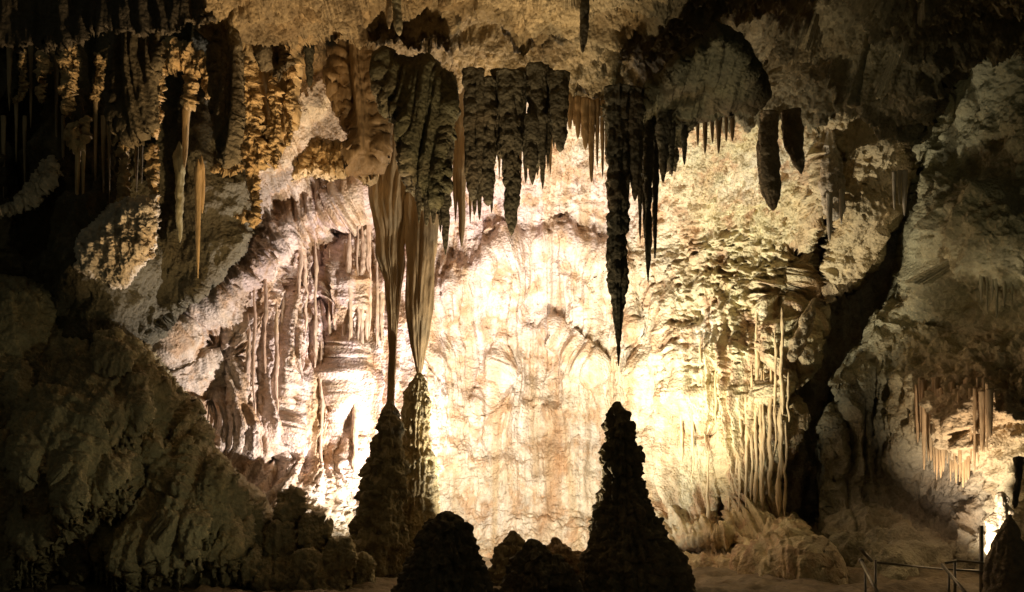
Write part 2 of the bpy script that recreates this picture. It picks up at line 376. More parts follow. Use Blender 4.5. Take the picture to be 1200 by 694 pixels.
# ------------------------------------------------------------------ lathe: stalactites, stalagmites, columns
def lathe(name, prof, Y, mat=M_DARK, color=OLIVE, lump=.06, lumpf=5.0, rib=.10, squash=.9, step=2.2, lean=0.0, var=.3, second=BROWN, parent=None, tiers=0.0, seed=0, loc=None):
    """prof: list of (row, centre column, half width in columns), top to bottom, at distance Y"""
    prof = sorted(prof); k = Y / W
    ys = np.array([p[0] for p in prof], float); cx = np.array([p[1] for p in prof], float); hw = np.array([p[2] for p in prof], float)
    L = ys[-1] - ys[0]
    nl = int(max(6, min(170, L / step))); na = int(max(7, min(150, 2 * math.pi * hw.max() / step)))
    t = ys[0] + L * np.linspace(0, 1, nl)
    c = np.interp(t, ys, cx); r = np.interp(t, ys, hw)
    if nl > 12:                                        # soften the corners of the profile
        ker = np.array([.25, .5, .25])
        r[1:-1] = np.convolve(r, ker, 'valid'); c[1:-1] = np.convolve(c, ker, 'valid')
    th = np.linspace(0, 2 * math.pi, na, endpoint=False)
    TT, TH = np.meshgrid(t, th, indexing='ij')
    R = r[:, None] * k * np.ones_like(TH); C = c[:, None]
    z = CAMZ + (HOR - TT) * k
    x0 = (C - W / 2) * k + 0 * TH
    nx, ny = np.cos(TH), np.sin(TH)
    s = seed * 3.17 + prof[0][1] * .37
    fr = 2.2 + R.max() * 1.5
    R = R * (1 + rib * 2.2 * (np.abs(perlin(nx * fr + s, ny * fr, z * .35)) - .2) + rib * .8 * perlin(nx * fr * 2.4, ny * fr * 2.4 + s, z * .8))
    if tiers: R = R * (1 + tiers * (((-z * 1.7 + .5 * perlin(nx * 1.5, ny * 1.5, z + s)) % 1.0) - .5))
    X = x0 + R * nx; Yy = Y + R * ny * squash
    P = np.stack([X, Yy, z], -1).reshape(-1, 3).astype(np.float32)
    amt = lump * np.clip(R.ravel() / (.08 + lump), .15, 1)
    dd = worley(P[:, 0] * lumpf + s, P[:, 1] * lumpf, P[:, 2] * lumpf * .7) + .5 * worley(P[:, 0] * lumpf * 2.2, P[:, 1] * lumpf * 2.2 + s, P[:, 2] * lumpf * 1.6) - .5
    dd = dd + .8 * perlin(P[:, 0] * 1.3 + s, P[:, 1] * 1.3, P[:, 2] * 1.1) + .5 * perlin(P[:, 0] * 3.1, P[:, 1] * 3.1 + s, P[:, 2] * 2.4) - .6 * np.abs(perlin(P[:, 0] * 9, P[:, 1] * 9, P[:, 2] * 7))
    if lump < .03: dd = 1.4 * perlin(P[:, 0] * 1.3 + s, P[:, 1] * 1.3, P[:, 2] * .9) + 1.3 * perlin(P[:, 0] * 4 + s, P[:, 1] * 4, P[:, 2] * 1.6)
    P[:, 0] += amt * dd * nx.ravel(); P[:, 1] += amt * dd * ny.ravel()
    zz = P[:, 2] + amt * .6 * perlin(P[:, 0] * lumpf, P[:, 1] * lumpf, P[:, 2] * lumpf + 5); P[:, 2] = zz
    P = np.concatenate([P, P[:na].mean(0)[None] + [[0, 0, R[0].mean() * .3]], P[-na:].mean(0)[None] - [[0, 0, R[-1].mean() * .3]]]).astype(np.float32)
    i = np.arange(nl * na).reshape(nl, na); j = np.roll(i, -1, 1)
    q = np.stack([i[:-1], i[1:], j[1:], j[:-1]], -1).reshape(-1, 4)
    a, b = nl * na, nl * na + 1
    top = np.stack([np.full(na, a), i[0], j[0], j[0]], -1); bot = np.stack([np.full(na, b), j[-1], i[-1], i[-1]], -1)
    F = np.concatenate([q, top, bot])
    origin = np.array([(cx[0] - W / 2) * k, Y, CAMZ + (HOR - ys[0]) * k]) if loc is None else np.array(loc)
    colr = base_color(P, color, var, second, 1.2)
    # triangles at the caps are written as quads with a doubled corner: make them real
    me = bpy.data.meshes.new(name)
    Pl = (P - origin).astype(np.float32)
    me.vertices.add(len(Pl)); me.vertices.foreach_set('co', Pl.ravel())
    tri = np.concatenate([top[:, :3], bot[:, :3]])
    nloops = q.size + tri.size
    me.loops.add(nloops); me.loops.foreach_set('vertex_index', np.concatenate([q.ravel(), tri.ravel()]).astype(np.int32))
    me.polygons.add(len(q) + len(tri))
    me.polygons.foreach_set('loop_start', np.concatenate([np.arange(0, q.size, 4), q.size + np.arange(0, tri.size, 3)]).astype(np.int32))
    me.polygons.foreach_set('use_smooth', np.ones(len(q) + len(tri), bool))
    me.update(calc_edges=True)
    at_ = me.attributes.new('rock', 'FLOAT_COLOR', 'POINT'); cc = np.ones((len(Pl), 4), np.float32); cc[:, :3] = colr; at_.data.foreach_set('color', cc.ravel())
    me.materials.append(mat)
    o = bpy.data.objects.new(name, me); COL.objects.link(o); o.location = origin
    if parent: o.parent = parent; o.matrix_parent_inverse = parent.matrix_world.inverted()
    return o
def spike(x, top, bot, w, Y, label, tipx=None, shape=1.0, name='stalactite', cat='stalactite', group=None, **kw):
    """a hanging stalactite: column x, rows top..bot, full width w; shape <1 keeps it stout, >1 thins it early"""
    tipx = x if tipx is None else tipx
    pr = []
    up = kw.pop('up', 14); root = kw.pop('root', 1.25)
    for f in (0, .12, .25, .4, .55, .7, .82, .92, .97, 1.0):
        pr.append((top + (bot - top) * f, x + (tipx - x) * f, max(.35, w / 2 * (1 - f ** (1.6 / shape)) ** (.75 * shape) * (1 + .15 * math.exp(-f * 8)))))
    pr.insert(0, (top - up, x, w / 2 * root))
    o = lathe(name, pr, Y, **kw)
    tag(o, label, cat, group); return o
ORD = ['first', 'second', 'third', 'fourth', 'fifth', 'sixth', 'seventh', 'eighth', 'ninth', 'tenth', 'eleventh', 'twelfth', 'thirteenth', 'fourteenth', 'fifteenth', 'sixteenth', 'seventeenth', 'eighteenth', 'nineteenth', 'twentieth', 'twenty-first', 'twenty-second', 'twenty-third', 'twenty-fourth', 'twenty-fifth']
def fringe(items, Yf, noun, where, group, **kw):
    """items: (x, top, bot, w[, tipx]) from left to right; each its own stalactite"""
    for i, it in enumerate(sorted(items)):
        x, top, bot, w = it[:4]; tip = it[4] if len(it) > 4 else x
        Yv = Yf(x, top) if callable(Yf) else Yf
        spike(x, top, bot, w, float(np.ravel(Yv)[0]), '%s %s from the left %s' % (ORD[i], noun, where), tip, group=group, seed=i + x, **kw)

# hanging masses of fused draperies ------------------------------------------------
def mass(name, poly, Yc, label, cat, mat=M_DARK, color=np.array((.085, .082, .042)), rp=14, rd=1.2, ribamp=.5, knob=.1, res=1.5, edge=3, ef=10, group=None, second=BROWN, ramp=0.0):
    ymid = np.mean([p[1] for p in poly])
    s = Slab(name, poly, (lambda px, py: Yc + 0 * px + ramp * (py - ymid)), rp, rd, edge, ef, Yc)
    o = s.build(res, lambda P, px, py: .2 * fbm(P[:, 0] * .9, P[:, 1] * .2, P[:, 2] * .3, 3) + ribs(P, 2.6, ribamp * .75, .05, 3, .12) + crust(P, 3.0, .06, .10, 4, .6, .1) + .03 * fbm(P[:, 0] * 5, P[:, 1] * 5, P[:, 2] * 3, 3) + (knobs(P, 23, knob * .22) + .5 * knob * fbm(P[:, 0] * 7, P[:, 1] * 7, P[:, 2] * 4, 4, 2.0, .7) if knob > .12 else 0), lambda P, px, py, d: base_color(P, color, .3, second, .8), mat)
    tag(o, label, cat, group); return s

# dark masses in front of the lit wall, under the middle of the ceiling
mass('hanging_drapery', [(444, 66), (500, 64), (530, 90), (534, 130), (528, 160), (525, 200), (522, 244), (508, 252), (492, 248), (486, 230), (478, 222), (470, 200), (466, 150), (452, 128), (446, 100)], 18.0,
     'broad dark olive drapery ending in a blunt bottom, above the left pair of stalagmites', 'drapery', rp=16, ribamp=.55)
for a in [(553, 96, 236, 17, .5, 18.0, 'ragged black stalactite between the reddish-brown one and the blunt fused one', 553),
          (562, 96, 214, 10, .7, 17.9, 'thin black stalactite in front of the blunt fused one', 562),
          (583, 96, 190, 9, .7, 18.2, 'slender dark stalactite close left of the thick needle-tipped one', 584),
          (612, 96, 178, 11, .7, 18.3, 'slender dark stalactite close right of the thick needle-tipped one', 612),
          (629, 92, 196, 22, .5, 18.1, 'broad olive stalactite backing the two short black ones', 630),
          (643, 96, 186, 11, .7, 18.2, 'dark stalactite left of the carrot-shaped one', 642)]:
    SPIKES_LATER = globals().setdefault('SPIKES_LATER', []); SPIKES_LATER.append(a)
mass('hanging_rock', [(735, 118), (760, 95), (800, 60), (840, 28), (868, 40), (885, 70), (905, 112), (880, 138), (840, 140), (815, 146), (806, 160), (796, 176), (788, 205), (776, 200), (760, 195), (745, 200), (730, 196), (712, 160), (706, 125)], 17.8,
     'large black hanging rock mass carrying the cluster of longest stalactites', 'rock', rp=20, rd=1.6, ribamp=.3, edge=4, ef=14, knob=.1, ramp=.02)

mass('hanging_drapery', [(398, 46), (434, 50), (442, 110), (446, 180), (436, 208), (424, 196), (412, 168), (402, 110)], 21.4, 'brown ribbed drapery hanging left of the broad dark olive one', 'drapery', mat=M_RIB, color=np.array((.27, .19, .10)), rp=9, rd=.7, ribamp=.9)
# main black stalactites
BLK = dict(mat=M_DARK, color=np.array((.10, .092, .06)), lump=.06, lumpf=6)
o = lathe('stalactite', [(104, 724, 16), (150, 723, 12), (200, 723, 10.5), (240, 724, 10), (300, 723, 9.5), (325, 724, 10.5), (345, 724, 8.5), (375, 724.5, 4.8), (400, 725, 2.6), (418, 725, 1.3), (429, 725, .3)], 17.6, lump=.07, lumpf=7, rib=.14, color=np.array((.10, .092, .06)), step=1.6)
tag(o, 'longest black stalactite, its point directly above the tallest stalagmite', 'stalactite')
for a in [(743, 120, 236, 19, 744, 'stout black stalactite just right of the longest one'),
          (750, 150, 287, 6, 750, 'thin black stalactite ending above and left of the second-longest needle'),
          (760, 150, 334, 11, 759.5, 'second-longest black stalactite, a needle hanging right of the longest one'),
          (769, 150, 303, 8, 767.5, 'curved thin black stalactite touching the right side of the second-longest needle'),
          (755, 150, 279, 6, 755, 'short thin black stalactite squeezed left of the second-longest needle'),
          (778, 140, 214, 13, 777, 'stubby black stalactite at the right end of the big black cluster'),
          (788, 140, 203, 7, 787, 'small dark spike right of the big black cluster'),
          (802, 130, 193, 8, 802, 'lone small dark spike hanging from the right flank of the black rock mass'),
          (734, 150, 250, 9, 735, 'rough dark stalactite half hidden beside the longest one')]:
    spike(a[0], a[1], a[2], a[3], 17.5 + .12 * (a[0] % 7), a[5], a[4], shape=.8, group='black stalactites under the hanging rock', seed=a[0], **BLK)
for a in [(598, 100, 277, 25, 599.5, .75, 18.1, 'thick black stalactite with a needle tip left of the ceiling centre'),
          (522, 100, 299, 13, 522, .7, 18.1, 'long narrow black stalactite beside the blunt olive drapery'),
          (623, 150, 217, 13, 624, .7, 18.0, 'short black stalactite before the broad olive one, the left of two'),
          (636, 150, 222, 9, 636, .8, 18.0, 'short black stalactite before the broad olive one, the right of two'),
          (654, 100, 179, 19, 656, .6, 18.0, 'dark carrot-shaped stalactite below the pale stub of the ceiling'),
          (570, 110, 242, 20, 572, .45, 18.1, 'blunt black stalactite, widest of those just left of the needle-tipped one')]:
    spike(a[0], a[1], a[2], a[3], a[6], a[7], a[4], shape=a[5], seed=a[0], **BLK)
for a in SPIKES_LATER:
    spike(a[0], a[1], a[2], a[3], a[5], a[6], a[7], shape=a[4], seed=a[0] * 1.7, group='dark stalactites under the middle of the ceiling', **BLK)
# brown lit stalactites nearer the wall
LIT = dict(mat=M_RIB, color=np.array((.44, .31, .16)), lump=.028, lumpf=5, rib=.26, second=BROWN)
o = lathe('stalactite', [(90, 466, 30), (150, 462, 32), (185, 461, 27), (215, 459, 23), (240, 457, 20.5), (270, 459, 15), (300, 458, 13), (330, 461, 8.5), (350, 460, 7.5), (370, 461, 5), (410, 460, 4.5), (450, 459, 4), (474, 458, 3.6)], 24.2, squash=.6, **LIT)
tag(o, 'tall brown fluted stalactite meeting the left stalagmite tip', 'stalactite')
o = lathe('stalactite', [(150, 494, 24), (250, 494, 19), (262, 494, 17.5), (310, 494, 16.5), (345, 492, 14.5), (375, 491, 12), (405, 490.5, 8.5), (428, 491, 4), (441, 491, 1.5)], 24.1, squash=.6, **LIT)
tag(o, 'tan fluted stalactite with its point on the taller of the paired stalagmites', 'stalactite')
for a in [(540, 118, 290, 15, 541, 'reddish-brown pointed stalactite lit from below, beside the long narrow black one'),
          (533, 140, 262, 7, 534, 'thin brown stalactite close left of the reddish-brown pointed one'),
          (434, 60, 200, 16, 438, 'brown ribbed stalactite at the top left of the tall fluted one')]:
    spike(a[0], a[1], a[2], a[3], 23.2, a[5], a[4], shape=.8, seed=a[0], **LIT)
ceilY = lambda dy: (lambda x, y: float(ceil.depth(x, min(y, 118))[0]) + dy)
fringe([(668, 125, 152, 7), (677, 128, 163, 8), (686, 130, 176, 10), (693, 132, 214, 9), (700, 130, 196, 5), (706, 132, 207, 5), (673, 130, 148, 4), (711, 135, 190, 5)], 20.2,
       'small brown stalactite', 'left of the longest black one', 'small stalactites left of the longest one', shape=.7, **dict(LIT, lump=.03))
fringe([(818, 140, 172, 4), (826, 142, 181, 5), (835, 144, 168, 4), (842, 145, 180, 6), (851, 146, 166, 4), (858, 146, 166, 5)], 20.6,
       'tiny tan stalactite', 'under the lip right of the black rock', 'fringe right of the black rock', shape=.7, **dict(LIT, lump=.02))
fringe([(592, 120, 200, 6), (610, 130, 215, 5), (645, 130, 205, 6), (551, 150, 262, 5), (585, 160, 210, 4)], 22.6,
       'slim tan stalactite', 'between the central black ones', 'slim stalactites near the wall', shape=.8, **dict(LIT, lump=.02))
fringe([(491, 225, 262, 6), (500, 235, 266, 7), (508, 235, 263, 6), (516, 215, 272, 6), (529, 130, 205, 6), (547, 130, 216, 6), (556, 215, 252, 6), (562, 225, 258, 5), (576, 215, 250, 5), (604, 130, 214, 5), (616, 170, 214, 6), (630, 170, 206, 5), (642, 140, 198, 5), (649, 125, 174, 5), (662, 118, 163, 6)], 18.15,
       'small dark spike', 'under the central dark draperies', 'small spikes under the central draperies', shape=.7, **dict(BLK, lump=.04))
# ceiling pendants
spike(686, -20, 62, 11, 16.3, 'dark finger-like stalactite at the top edge, right of centre', 683, shape=.45, up=10, seed=3, **BLK)
spike(718, 58, 110, 13, 18.2, 'pale olive cone stalactite with a dark top, under the mid ceiling', 717, shape=.8, seed=4, mat=M_CEIL, color=OLIVE, up=4)
spike(465, -6, 42, 11, 16.6, 'small grey stalactite at the top edge, left of centre', 468, shape=.6, up=8, seed=5, mat=M_CEIL, color=OLIVE)
spike(456, 0, 34, 6, 16.7, 'smallest stub at the top edge beside the small grey stalactite', 456, shape=.6, up=8, seed=6, mat=M_CEIL, color=np.array((.45, .34, .2)))
o = lathe('flowstone_rib', [(16, 1021, 3), (60, 1014, 4), (100, 1005, 5), (124, 1001, 7)], 17.6, mat=M_CEIL, color=OLIVE); tag(o, 'long slanting grey rib standing out of the dark ceiling at the upper right', 'rib')
# the two club-shaped ones at right
o = lathe('stalactite', [(132, 902, 11), (142, 902, 9), (152, 901, 11), (170, 900, 12.5), (205, 901, 14), (222, 903, 12.5), (234, 905, 9), (242, 906, 5), (247, 906, 1)], 19.5, lump=.04, rib=.08, color=np.array((.36, .29, .18))); tag(o, 'larger of two club-shaped stalactites, round-ended, at right', 'stalactite')
o = lathe('stalactite', [(130, 928, 10), (140, 928, 9), (152, 929, 10.5), (175, 931, 10.5), (190, 935, 8), (199, 938, 4), (204, 939, 1)], 19.7, lump=.04, rib=.06, color=np.array((.22, .19, .12))); tag(o, 'smaller darker club-shaped stalactite, right of the larger one', 'stalactite')

# ------------------------------------------------------------------ stalagmites
STG = dict(mat=M_DARK, lump=.14, lumpf=6.5, rib=.20, step=1.5)
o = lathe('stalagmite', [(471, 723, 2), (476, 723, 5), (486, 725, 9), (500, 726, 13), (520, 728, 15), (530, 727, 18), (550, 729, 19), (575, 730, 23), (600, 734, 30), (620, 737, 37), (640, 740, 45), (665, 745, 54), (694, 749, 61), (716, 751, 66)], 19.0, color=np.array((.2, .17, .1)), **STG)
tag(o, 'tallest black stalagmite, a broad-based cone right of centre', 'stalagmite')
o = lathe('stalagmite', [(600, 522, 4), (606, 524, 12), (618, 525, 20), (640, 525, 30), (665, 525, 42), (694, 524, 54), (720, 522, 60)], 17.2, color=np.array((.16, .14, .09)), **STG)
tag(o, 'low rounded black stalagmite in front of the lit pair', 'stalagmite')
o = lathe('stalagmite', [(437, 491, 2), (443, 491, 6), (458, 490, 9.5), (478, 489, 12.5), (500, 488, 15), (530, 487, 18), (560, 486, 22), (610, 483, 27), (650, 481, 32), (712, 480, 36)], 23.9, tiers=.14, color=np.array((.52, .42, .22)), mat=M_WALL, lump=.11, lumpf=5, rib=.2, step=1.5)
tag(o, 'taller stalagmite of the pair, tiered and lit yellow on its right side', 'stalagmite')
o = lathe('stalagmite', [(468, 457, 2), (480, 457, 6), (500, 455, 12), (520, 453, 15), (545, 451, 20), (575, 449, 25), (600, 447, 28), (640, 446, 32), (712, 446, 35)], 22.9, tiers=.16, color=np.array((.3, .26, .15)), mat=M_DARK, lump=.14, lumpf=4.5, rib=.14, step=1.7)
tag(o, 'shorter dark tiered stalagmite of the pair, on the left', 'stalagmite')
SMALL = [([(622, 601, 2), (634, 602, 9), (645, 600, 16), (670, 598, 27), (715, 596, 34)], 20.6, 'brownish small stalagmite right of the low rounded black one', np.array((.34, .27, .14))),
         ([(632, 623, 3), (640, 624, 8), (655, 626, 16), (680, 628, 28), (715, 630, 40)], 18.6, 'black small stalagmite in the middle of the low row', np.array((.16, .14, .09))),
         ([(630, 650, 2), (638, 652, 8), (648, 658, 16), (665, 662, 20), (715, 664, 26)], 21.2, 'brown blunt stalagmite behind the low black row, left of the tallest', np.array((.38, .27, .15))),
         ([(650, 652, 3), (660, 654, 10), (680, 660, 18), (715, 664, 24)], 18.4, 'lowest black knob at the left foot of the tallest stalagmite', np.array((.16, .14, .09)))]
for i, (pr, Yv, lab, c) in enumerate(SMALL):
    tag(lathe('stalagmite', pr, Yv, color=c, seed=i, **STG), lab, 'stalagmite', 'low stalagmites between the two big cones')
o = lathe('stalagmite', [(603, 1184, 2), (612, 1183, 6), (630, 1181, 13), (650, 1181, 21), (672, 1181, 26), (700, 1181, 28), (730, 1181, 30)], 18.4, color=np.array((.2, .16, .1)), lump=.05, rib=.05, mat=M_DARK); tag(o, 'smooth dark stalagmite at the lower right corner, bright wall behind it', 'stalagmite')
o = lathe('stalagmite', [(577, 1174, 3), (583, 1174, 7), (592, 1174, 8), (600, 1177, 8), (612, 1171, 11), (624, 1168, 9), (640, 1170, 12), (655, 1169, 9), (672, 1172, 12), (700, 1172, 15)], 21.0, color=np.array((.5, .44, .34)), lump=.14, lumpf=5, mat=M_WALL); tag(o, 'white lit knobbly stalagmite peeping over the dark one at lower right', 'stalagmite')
spike(1194, 550, 596, 8, 18.2, 'dark drapery tip at the right edge above the white knobbly stalagmite', 1189, shape=.4, seed=9, name='hanging_drapery', cat='drapery', **BLK)

# ------------------------------------------------------------------ loose rocks on the floor at right
_rk = random.Random(11)
ROCKS = [(822, 676, 9), (846, 664, 6), (868, 684, 12), (893, 668, 7), (915, 688, 9), (940, 672, 8), (962, 686, 11), (985, 676, 7), (1045, 684, 9), (1075, 676, 7), (1092, 690, 8), (880, 655, 5)]
for i, (x, y, w) in enumerate(sorted(ROCKS)):
    Yd = 2.1 * W / (y - HOR + 6)
    Yd = min(max(Yd, 18.5), 24.5)
    zf = float(floor_z(np.array([(x - W / 2) / W * Yd]), np.array([Yd]))[0]); row = HOR - (zf - CAMZ) * W / Yd
    pr = [(row - w * .62, x, w * .12), (row - w * .5, x - w * .1, w * .4), (row - w * .2, x, w * .55), (row + w * .15, x + w * .05, w * .6), (row + w * .4, x, w * .4)]
    tag(lathe('loose_rock', pr, Yd, mat=M_WALL, color=np.array((.32, .27, .18)), lump=.12, lumpf=4 + i % 3, rib=.2, seed=i * 3, step=1.0), '%s from the left of the loose rocks on the floor at right' % ORD[i], 'rock', 'loose rocks on the cave floor')

# ------------------------------------------------------------------ railings
def tube_mesh(name, p, q, r, parent, mat=M_METAL):
    from mathutils import Vector
    a, b = Vector(p), Vector(q); d = (b - a).normalized(); u = d.orthogonal().normalized(); v = d.cross(u)
    P = []; n = 10
    for s in (a, b):
        for i in range(n):
            w = 2 * math.pi * i / n; P.append(s + (u * math.cos(w) + v * math.sin(w)) * r)
    F = [(i, (i + 1) % n, n + (i + 1) % n, n + i) for i in range(n)]
    me = bpy.data.meshes.new(name); me.from_pydata([tuple(x) for x in P], [], F + [tuple(range(n))[::-1], tuple(range(n, 2 * n))]); me.materials.append(mat)
    for f in me.polygons: f.use_smooth = len(f.vertices) == 4
    o = bpy.data.objects.new(name, me); COL.objects.link(o); o.parent = parent; return o
def railing(label, bars):
    e = bpy.data.objects.new('handrail', None); COL.objects.link(e); tag(e, label, 'railing', 'railings of the visitor trail')
    for nm, a, b, r in bars: tube_mesh(nm, at(*a), at(*b), r, e)
railing('bent steel handrail beside stairs, left part with a bright knob end', [
    ('rail', (1008, 643, 19.2), (1021, 657, 19.6), .035), ('rail', (1009, 657, 18.6), (1031, 700, 16.8), .03), ('rail', (1026, 659, 19.8), (1105, 667, 20.6), .022),
    ('rail', (1105, 667, 20.6), (1150, 669, 20.8), .02), ('post', (1026, 656, 19.8), (1026, 712, 19.8), .026), ('post', (1014, 668, 18.2), (1014, 720, 18.2), .022), ('knob', (1008, 656.5, 18.6), (1011, 658, 18.55), .045)])
railing('steel handrail on the right with a diagonal bar, before the bright wall', [
    ('rail', (1108, 660, 19.6), (1121, 657, 19.7), .024), ('rail', (1121, 657, 19.7), (1154, 660, 19.7), .024), ('rail', (1120, 668, 19.7), (1152, 670, 19.7), .02),
    ('rail', (1104, 662, 19.4), (1136, 700, 17.8), .03), ('post', (1119, 657, 19.7), (1119, 712, 19.7), .028), ('post', (1112, 672, 18.9), (1112, 712, 18.9), .022), ('post', (1150, 616, 19.75), (1150, 712, 19.75), .04)])

# ------------------------------------------------------------------ flowstone mound at lower left
edge_l = [(-270, 280), (-80, 300), (0, 318), (60, 334), (120, 364), (180, 412), (228, 470), (256, 520), (285, 556), (322, 596), (352, 622), (392, 652), (420, 690), (440, 740)]
mound_poly = edge_l + [(-270, 740)]
def Ymound(px, py):
    d = sdf(mound_poly, px, py)
    return 20.8 - 4.0 * sm(-10, 330, d) - .5 * np.sin(px / 31.0 + py / 47.0)
mroot = bpy.data.objects.new('flowstone_mound', None); COL.objects.link(mroot); mroot.location = (0, 0, 0)
tag(mroot, 'large dim olive mound of flowstone tiers and drip lobes filling the lower left', 'flowstone')
mound = Slab('mound_body', mound_poly, Ymound, 34, 2.0, 5, 24, 6)
MC = np.array((.40, .355, .215))
mound.build(1.5, lambda P, px, py: rough(P, .4, .3, 3) + sm(400, 500, py) * ribs(P, 2.4, .5, .05, 3, .1) + crust(P, 2.5, .14, .8, 5, .68), lambda P, px, py, d: base_color(P, MC, .3, BROWN), M_DARK, mroot)
def lobe(cx, top, w, h, A, seed):
    A *= .62 * float(sm(4, 55, sdf(mound_poly, np.array([cx + w * .3], np.float32), np.array([top + h * .3], np.float32)))[0]) + .12; h *= 1.22; top -= h * .08
    rn = random.Random(seed)
    hw = w / 2; pts = []
    for i in range(9):
        a = math.pi * (1 - i / 8); pts.append((cx + hw * math.cos(a) + rn.uniform(-.08, .08) * w, top + hw * .75 - hw * .75 * math.sin(a) + rn.uniform(-.06, .06) * w))
    n = max(3, int(w / 7)); xr = cx + hw * .96
    for i in range(n + 1):
        x = xr - (2 * hw * .92) * i / n
        pts.append((x, top + h * (1.06 - .22 * rn.random() - .25 * abs(x - cx) / hw)))
        if i < n: pts.append((x - hw * .92 / n, top + h * (.80 - .14 * rn.random() - .25 * abs(x - cx) / hw)))
    Yc = float(Ymound(np.array([cx], np.float32), np.array([top + h * .4], np.float32))[0])
    sl = Slab('flowstone_lobe', pts, lambda px, py: Yc - A + A * 1.5 * np.clip((top + h * .5 - py) / (h * .5), 0, 1) ** 1.7 + A * .75 * np.clip(np.abs(px - cx) / hw, 0, 1.2) ** 2.2 - .25 * A * sm(top, top + h, py), max(4, hw * .22), .45, 1.5, 6, seed)
    return sl.build(1.5, lambda P, px, py: rough(P, .9, .12, 3) + ribs(P, 3.3, .26, .05, 3, .12) * sm(top + h * .1, top + h * .6, py) + crust(P, 2.6, .10, .6, 5, .68, .6), lambda P, px, py, d: base_color(P, MC, .3, BROWN), M_DARK, mroot)
LOBES = [(160, 586, 124, 112, 1.2), (115, 520, 90, 90, .9), (240, 500, 52, 110, .8), (205, 462, 44, 120, .8), (150, 440, 60, 90, .7), (272, 540, 44, 90, .7), (225, 580, 50, 90, .8), (300, 585, 40, 80, .7),
         (60, 460, 66, 110, .8), (40, 560, 70, 130, .9), (90, 600, 56, 100, .8), (262, 606, 44, 80, .7), (332, 618, 40, 70, .6), (10, 620, 60, 90, .8), (190, 520, 44, 90, .7),
         (85, 530, 40, 100, .6), (290, 640, 40, 56, .5), (362, 648, 40, 60, .5), (15, 430, 46, 90, .6), (172, 490, 36, 80, .5), (340, 575, 36, 60, .6), (368, 606, 40, 56, .6), (400, 634, 36, 56, .6), (310, 655, 36, 50, .5), (390, 665, 46, 50, .6), (425, 655, 30, 60, .5), (130, 405, 50, 60, .5), (175, 400, 40, 50, .4), (215, 430, 36, 56, .5), (80, 390, 50, 60, .4), (245, 470, 32, 60, .5), (128, 470, 44, 84, .7), (30, 490, 50, 100, .8), (215, 520, 36, 90, .7), (70, 640, 60, 80, .9), (135, 560, 50, 60, .6), (205, 620, 40, 70, .6), (280, 600, 34, 70, .6), (250, 655, 40, 50, .5)]
for i, l in enumerate(sorted(LOBES, key=lambda l: l[1])):
    if l[0] > 300 or float(sdf(mound_poly, np.array([l[0] + l[2] * .45], np.float32), np.array([l[1]], np.float32))[0]) > 4: lobe(*l, i)
rn = random.Random(5)
# ------------------------------------------------------------------ upper left: golden encrusted draperies, black masses, needles
GOLD = np.array((.66, .49, .26))
def gold(poly, Yc, label, knob=.2, rp=5, rd=.3, res=1.1, name='encrusted_drapery', cat='drapery', color=GOLD, ribamp=.14):
    return mass(name, poly, Yc, label, cat, mat=M_WALL, color=color, rp=rp, rd=rd, ribamp=ribamp, knob=knob, res=res, edge=3.2, ef=9, second=OCHRE)
mass('hanging_drapery', [(287, 66), (346, 64), (350, 110), (344, 150), (336, 168), (322, 172), (310, 190), (300, 196), (290, 180), (285, 120)], 21.6, 'smooth tan-gold drapery with beaded edges, under the left ceiling lip', 'drapery', mat=M_RIB, color=GOLD, rp=9, rd=.6, ribamp=.6, second=OCHRE)
gold([(284, 74), (298, 72), (302, 120), (304, 170), (318, 176), (320, 188), (304, 200), (303, 262), (295, 262), (291, 205), (286, 150)], 21.0, 'long beaded golden crust strip ending in a narrow tail', rp=4)
gold([(319, 90), (327, 88), (329, 150), (326, 198), (318, 200), (316, 150)], 21.0, 'middle beaded gold strip on the tan-gold drapery', rp=3)
gold([(336, 80), (344, 82), (345, 130), (340, 172), (334, 174), (335, 120)], 21.1, 'short beaded gold strip at the right edge of the tan-gold drapery', rp=3)
gold([(345, 190), (368, 164), (400, 168), (440, 160), (452, 190), (438, 214), (415, 204), (390, 212), (360, 208), (345, 214)], 22.4, 'golden knobbly ledge above the pinkish left wall', rp=10, rd=1.4)
gold([(176, 58), (200, 48), (235, 60), (250, 80), (249, 116), (241, 116), (238, 88), (231, 90), (228, 128), (220, 126), (218, 84), (196, 80), (190, 120), (186, 164), (177, 160), (178, 110)], 20.9, 'golden arch-shaped encrusted drapery framing a dark hollow at upper left', rp=5)
gold([(76, 54), (88, 52), (92, 80), (84, 138), (76, 130)], 21.2, 'thin gold encrusted strip high on the left wall', rp=4)
gold([(82, 160), (88, 150), (96, 154), (102, 138), (106, 142), (102, 164), (94, 168), (92, 170)], 21.2, 'pale gold forked crust from which two long needles hang', rp=4)
gold([(139, 168), (150, 166), (152, 205), (148, 240), (141, 238)], 21.3, 'narrow gold crusted strip left of the twin above the pale boulder', rp=4)
gold([(172, 168), (184, 170), (186, 236), (176, 236)], 21.3, 'narrow gold crusted strip right of the twin above the pale boulder', rp=4)
gold([(110, 62), (124, 70), (122, 100), (114, 120), (106, 116), (114, 90)], 21.4, 'faint brown crusted patch between thin strip and black hanging mass', rp=4)
gold([(48, 64), (56, 66), (52, 122), (47, 120)], 21.4, 'small crusted brown strip second from the upper left edge', rp=3)
gold([(22, 58), (30, 60), (28, 116), (14, 120), (22, 100)], 21.4, 'curved crusted strip nearest the upper left edge', rp=3)
gold([(248, 198), (262, 192), (284, 192), (286, 200), (262, 204)], 21.0, 'small pale ledge at the bottom of the long black hanging mass', rp=4)
gold([(274, 254), (290, 248), (302, 252), (300, 264), (286, 260)], 21.0, 'little orange ledge at the foot of the golden tail', rp=4)
